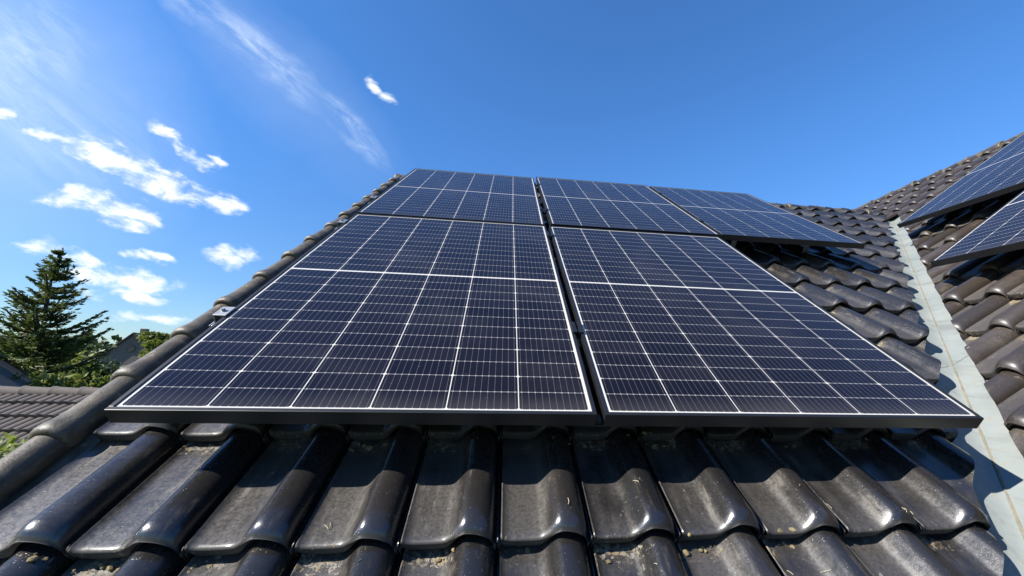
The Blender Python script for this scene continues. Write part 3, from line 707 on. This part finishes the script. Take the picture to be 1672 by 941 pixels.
def leaves_mesh(name, P, D, size, mat, parent, mw, asp=0.45, rnd=None):
    """one small bent leaf face per point, pointing along D"""
    k = len(P); D = D / np.linalg.norm(D, axis=1, keepdims=True)
    r = rng.normal(size=(k, 3)); Sd = np.cross(D, r); Sd /= np.linalg.norm(Sd, axis=1, keepdims=True)
    sz = size * rng.uniform(0.6, 1.3, (k, 1)); nn = np.cross(D, Sd)
    a_ = P - D * sz * 0.5; b_ = P + Sd * sz * asp * 0.5 + nn * sz * 0.06; c = P + D * sz * 0.5; d = P - Sd * sz * asp * 0.5 + nn * sz * 0.06
    V = np.stack([a_, b_, c, d], 1).reshape(-1, 3); F = np.arange(4 * k).reshape(-1, 4)
    at = np.repeat(rng.random(k) if rnd is None else rnd, 4)
    return from_np(name, V, F.tolist(), mat, parent, mw, False, {'leaf_rand': ('POINT', 'FLOAT', at)})
def tube(bm, pts, radii, seg=8):
    prev = None
    for i, p in enumerate(pts):
        p = Vector(p); d = (Vector(pts[min(i + 1, len(pts) - 1)]) - Vector(pts[max(i - 1, 0)])).normalized()
        a_ = d.orthogonal().normalized(); b_ = d.cross(a_)
        ring = [bm.verts.new(p + (a_ * math.cos(2 * math.pi * k / seg) + b_ * math.sin(2 * math.pi * k / seg)) * radii[i]) for k in range(seg)]
        if prev:
            for k in range(seg): bm.faces.new((prev[k], prev[(k + 1) % seg], ring[(k + 1) % seg], ring[k]))
        prev = ring
def polar(px, py, dist):
    """the ground point under a direction, at a horizontal distance from the roof"""
    d = ray(px, py); hx = math.hypot(d[0], d[1]); return CW[0] + d[0] / hx * dist, CW[1] + d[1] / hx * dist, CW[2] + d[2] / hx * dist

def spruce(x, y, zt, hgt, spread, label, seed, n_whorl=26, group=None, dens=1.0):
    r = np.random.default_rng(seed); root = empty('spruce_tree', TR(x, y, zt - hgt))
    bm = bmesh.new(); k = 10
    tube(bm, [(0.05 * math.sin(i * 1.3), 0.05 * math.cos(i), hgt * i / k) for i in range(k + 1)], [0.17 * (1 - i / k) + 0.012 for i in range(k + 1)])
    P = []; D = []
    n_whorl = int(n_whorl * 1.35)
    for wv in range(n_whorl):
        f = (wv + r.uniform(-0.3, 0.3)) / n_whorl; hh = hgt * (1 - 0.80 * f) - 0.15
        L = spread * (0.05 + 0.95 * max(f, 0.01) ** 0.95)
        for q in range(int(r.integers(5, 9))):
            az = r.uniform(0, 2 * math.pi); Lb = L * r.uniform(0.55, 1.15); rise = r.uniform(0.25, 0.75) * (1 - 0.45 * f)
            nseg = max(5, int(Lb / 0.10)); pts = []
            for i in range(nseg + 1):
                t = i / nseg; pts.append(np.array([math.cos(az) * Lb * t, math.sin(az) * Lb * t, hh + Lb * (rise * t ** 1.4 - 0.10 * t * (1 - t) * 4)]))
            tube(bm, [tuple(p) for p in pts[::2]] if len(pts) > 5 else [tuple(p) for p in pts], [0.028 * (1 - i / len(pts)) + 0.004 for i in range(len(pts[::2]) if len(pts) > 5 else len(pts))], 5)
            dirb = np.array([math.cos(az), math.sin(az), rise]); side = np.array([-math.sin(az), math.cos(az), 0.0])
            for i in range(1, nseg + 1):
                t = i / nseg; wd = 0.30 * Lb * max(0.0, 1.02 - t) ** 0.7 * (0.35 + t) + 0.05
                for sg in (-1, 1):
                    nt = max(2, int(wd / 0.030 * dens))
                    for u in range(nt):
                        f2 = (u + r.random()) / nt
                        P.append(pts[i] + side * sg * wd * f2 + dirb * wd * f2 * 0.5 + np.array([0, 0, -0.16 * wd * f2]) + r.normal(0, 0.022, 3))
                        D.append(side * sg * 0.8 + dirb * 0.8 + r.normal(0, 0.35, 3))
                P.append(pts[i] + r.normal(0, 0.02, 3)); D.append(dirb + r.normal(0, 0.3, 3))
    for i in range(140): q_ = r.random(); P.append(np.array([0, 0, hgt + 0.05 - 0.9 * q_]) + r.normal(0, 0.015 + 0.07 * q_, 3)); D.append(np.array([0, 0, 1.0]) + r.normal(0, 0.5, 3))
    mw = TR(x, y, zt - hgt)
    from_bm('trunk', bm, M_bark, root, mw)
    leaves_mesh('crown', np.array(P), np.array(D), 0.15, M_spruce, root, mw, 0.36)
    tag(root, label, 'tree', group)
def broad(x, y, zt, hgt, rad, label, mat, seed, size=0.22, nl=2600, name='leafy_tree', cat='tree', group=None):
    r = np.random.default_rng(seed); root = empty(name, TR(x, y, zt - hgt)); mw = TR(x, y, zt - hgt)
    bm = bmesh.new(); tube(bm, [(0, 0, 0), (0.05, 0.03, hgt * 0.35), (0, 0.05, hgt * 0.75)], [0.03 * hgt, 0.022 * hgt, 0.006 * hgt])
    P = []; D = []; ncl = 16
    cl = []
    for k in range(ncl):
        a_ = r.uniform(0, 6.28); q = r.uniform(0.2, 0.75) * rad; zc = hgt - rad * r.uniform(0.35, 1.7)
        zc = max(zc, hgt * 0.25); cl.append((q * math.cos(a_), q * math.sin(a_), zc, rad * r.uniform(0.28, 0.5)))
        tube(bm, [(0, 0, max(hgt * 0.3, zc - rad * 0.8)), (q * 0.5 * math.cos(a_), q * 0.5 * math.sin(a_), zc - rad * 0.25), (q * math.cos(a_), q * math.sin(a_), zc)], [0.010 * hgt, 0.006 * hgt, 0.002 * hgt], 5)
    cl.append((0, 0, hgt - rad * 0.45, rad * 0.45))
    for (cx_, cy_, cz_, cr_) in cl:
        kk = nl // len(cl); d = r.normal(size=(kk, 3)); d /= np.linalg.norm(d, axis=1, keepdims=True)
        p = d * cr_ * (r.random((kk, 1)) ** 0.45) * (1, 1, 0.8) + (cx_, cy_, cz_); P.append(p); D.append(d + r.normal(0, 0.7, (kk, 3)))
    P = np.concatenate(P); D = np.concatenate(D)
    from_bm('trunk', bm, M_bark, root, mw); leaves_mesh('crown', P, D, size, mat, root, mw, 0.6)
    tag(root, label, cat, group)

x, y, z = polar(99, 417, 20); spruce(x, y, z + 0.15, 8.75, 2.85, 'tall dark green spruce with upswept branches rising behind the neighbouring roof', 3, dens=1.0)
x, y, z = polar(-25, 505, 17); spruce(x, y, z, 6.6, 2.2, 'darker spruce cut by the left picture edge beside the tall spruce', 5, 20)
G = 'leafy trees and bushes behind the spruce'
for px, py, dist, hgt, rad, mat, lab, sd in (
    (20, 548, 24, 6, 1.9, M_leafA, 'yellow-green leafy tree low at the left edge behind the spruces', 11),
    (60, 545, 30, 6, 2.4, M_leafB, 'dark green leafy tree directly behind the tall spruce trunk', 12),
    (118, 560, 23, 5, 1.8, M_leafA, 'yellow-green bush right of the spruce trunk, above the low ribbed roof', 13),
    (150, 578, 26, 5, 1.4, M_leafB, 'dark leafy bush between the spruce and the far gable house', 14),
    (268, 541, 52, 7, 1.5, M_leafA, 'light green tree to the right of the far gable house', 15),
    (198, 594, 22, 4, 0.9, M_leafB, 'dark bush just left of the verge caps, in front of the far gable house', 16),
    (150, 600, 17, 4, 1.2, M_leafA, 'sunlit low bush behind the ridge of the low ribbed roof', 17)):
    x, y, z = polar(px, py, dist); broad(x, y, z, z - GZ, rad, lab, mat, sd, 0.20 if dist < 40 else 0.35, 3000, group=G)
x, y, z = polar(-6, 688, 5.2); broad(x, y, z, z - GZ, 0.55, 'bright young-leaved shrub poking up in front of the low ribbed roof', M_leafC, 21, 0.06, 1500, 'shrub', 'shrub')

# neighbouring low roof with its ridge caps
def neighbour():
    x1, y1, z1 = polar(60, 637, 9.4)
    root = empty('garage', TR(x1, y1, GZ)); tag(root, 'low neighbouring building with ribbed grey-brown tile roof left of the verge', 'garage')
    pt = math.radians(28); c, s_ = math.cos(pt), math.sin(pt)
    PLN = Matrix(((1, 0, 0, x1), (0, c, -s_, y1), (0, s_, c, z1), (0, 0, 0, 1)))
    V = []; F = []; rn = []; stt = []
    nr, rw = 9, 0.30; x0, x2 = -3.5, 3.8; nc = int((x2 - x0) / 0.11); pts = 6
    for j in range(nr):
        v1 = -rw * (j + 1)
        base = len(V); xs = []
        for i in range(nc):
            for k in range(pts):
                f = k / pts; xs.append((x0 + (i + f) * 0.11, 0.026 * abs(math.sin(math.pi * f)) ** 0.8))
        n_ = len(xs)
        for vv, hh, tt in ((v1 + 0.003, -0.045, 0.0), (v1, 0.0, 0.0), (v1 + rw + 0.03, -0.045, 0.5)):
            for (xx, zz) in xs: V.append((xx, vv + 0.006 * math.sin(xx * 31 + j), zz + hh)); stt.append((0.5, 0.3 + tt * 0.3, 0)); rn.append((math.sin(math.floor(xx / 0.22) * 12.9898 + j * 78.2) * 43758.5) % 1)
        for r_ in range(2):
            for i in range(n_ - 1): F.append((base + r_ * n_ + i, base + r_ * n_ + i + 1, base + (r_ + 1) * n_ + i + 1, base + (r_ + 1) * n_ + i))
    m_t = tile_material('weathered_tile', 0.8, (0.050, 0.038, 0.032), 0.75, 0.3, 0.0, 0.05)
    rf = from_np('roof', V, F, m_t, root, PLN, False, {'tile_rand': ('POINT', 'FLOAT', rn), 'tile_st': ('POINT', 'FLOAT_VECTOR', stt)})
    me = cap_mesh('ridge_cap', 0.42, 0.085, 0.075, mat=m_t)
    for i in range(20): link(bpy.data.objects.new('ridge_cap', me), rf, TR(x1 + x0 + i * 0.37, y1, z1 - 0.025) @ RX @ Matrix.Rotation(-0.03, 4, 'X'))
    bm = bmesh.new()
    fe = PLN @ Vector((0, -rw * nr, -0.06))
    box(bm, x1 + x0 + 0.2, x1 + x2 - 0.2, fe.y + 0.3, y1 + 2.2, GZ, fe.z + 0.1)
    from_bm('wall', bm, M_wall, root, I4)
    bm = bmesh.new(); q = [bm.verts.new(p) for p in ((x1 + x0, y1, z1 - 0.01), (x1 + x2, y1, z1 - 0.01), (x1 + x2, y1 + 2.6, z1 - 1.4), (x1 + x0, y1 + 2.6, z1 - 1.4))]; bm.faces.new(q)
    from_bm('back_roof', bm, m_t, root, I4)
neighbour()

def gable_house(apex, yaw, half, length, eave_drop, label, wall, roofm, name='gable_house', rw=True):
    root = empty(name, TR(apex[0], apex[1], GZ)); tag(root, label, 'house')
    mw = TR(*apex) @ Matrix.Rotation(yaw, 4, 'Z'); d = eave_drop; zg = GZ - apex[2]
    bm = bmesh.new()
    for y_ in (0.0, length): 
        bm.faces.new([bm.verts.new(p) for p in ((-half, y_, zg), (half, y_, zg), (half, y_, -d - 0.02), (0, y_, -0.02), (-half, y_, -d - 0.02))])
    for sx in (-1, 1): bm.faces.new([bm.verts.new(p) for p in ((sx * half, 0, zg), (sx * half, length, zg), (sx * half, length, -d - 0.02), (sx * half, 0, -d - 0.02))])
    from_bm('wall', bm, wall, root, mw)
    bm = bmesh.new(); ov = 0.25; th_ = 0.16
    for sx in (-1, 1):
        e = half + 0.35; ez = -d * e / half
        a_ = [(0, -ov, 0.02), (sx * e, -ov, ez), (sx * e, length + ov, ez), (0, length + ov, 0.02)]
        top = [bm.verts.new((p[0], p[1], p[2] + th_)) for p in a_]; bot = [bm.verts.new(p) for p in a_]
        bm.faces.new(top); bm.faces.new(bot[::-1])
        for k in range(4): bm.faces.new((top[k], bot[k], bot[(k + 1) % 4], top[(k + 1) % 4]))
    bmesh.ops.recalc_face_normals(bm, faces=bm.faces[:])
    rf = from_bm('roof', bm, roofm, root, mw)
    if rw:
        bm = bmesh.new(); r = bmesh.ops.create_cone(bm, segments=20, radius1=0.42, radius2=0.42, depth=0.12, cap_ends=True)
        fw = from_bm('window', bm, M_wood, root, mw @ TR(0, -0.02, -1.75) @ Matrix.Rotation(math.pi / 2, 4, 'X'))
        bm = bmesh.new(); bmesh.ops.create_cone(bm, segments=20, radius1=0.35, radius2=0.35, depth=0.03, cap_ends=True)
        from_bm('pane', bm, M_dglass, fw, mw @ TR(0, -0.09, -1.75) @ Matrix.Rotation(math.pi / 2, 4, 'X'))
        bm = bmesh.new(); box(bm, -0.3, 0.3, 1.6, 2.3, -0.6, 0.75, 0.02); from_bm('chimney', bm, M_wood, rf, mw)
M_slate = plain('dark_roof', (0.03, 0.025, 0.022), 0.7, 0, 0.3, 4)
M_gwall = plain('grey_render', (0.13, 0.11, 0.10), 0.9, 0, 0.1, 2)
ap = polar(219, 545, 70)
gable_house(ap, math.radians(12), 4.3, 10, 4.6, 'far grey gable house with small round attic window and chimney', M_gwall, M_slate)
ap = polar(-195, 588, 12.5)
gable_house(ap, math.radians(38), 2.4, 7, 1.9, 'dark roofed house at the left edge whose roof edge slopes down to the right', M_wood, M_slate, 'neighbour_house', False)

P = []; D = []
for k in range(260):
    a_ = math.radians(random.uniform(-75, 75)); dist = random.uniform(210, 300); rr = random.uniform(5, 9); hz = random.uniform(7, 12)
    q = rng.normal(size=(60, 3)); q /= np.linalg.norm(q, axis=1, keepdims=True)
    P.append(q * (rr, rr, hz * 0.55) + (dist * math.sin(a_), dist * math.cos(a_), GZ + hz * 0.5)); D.append(q + rng.normal(0, 0.6, q.shape))
tag(leaves_mesh('far_wood', np.concatenate(P), np.concatenate(D), 2.6, M_leafB, None, I4, 0.8), 'far green wood along the horizon beyond the houses', 'wood', None, 'stuff')
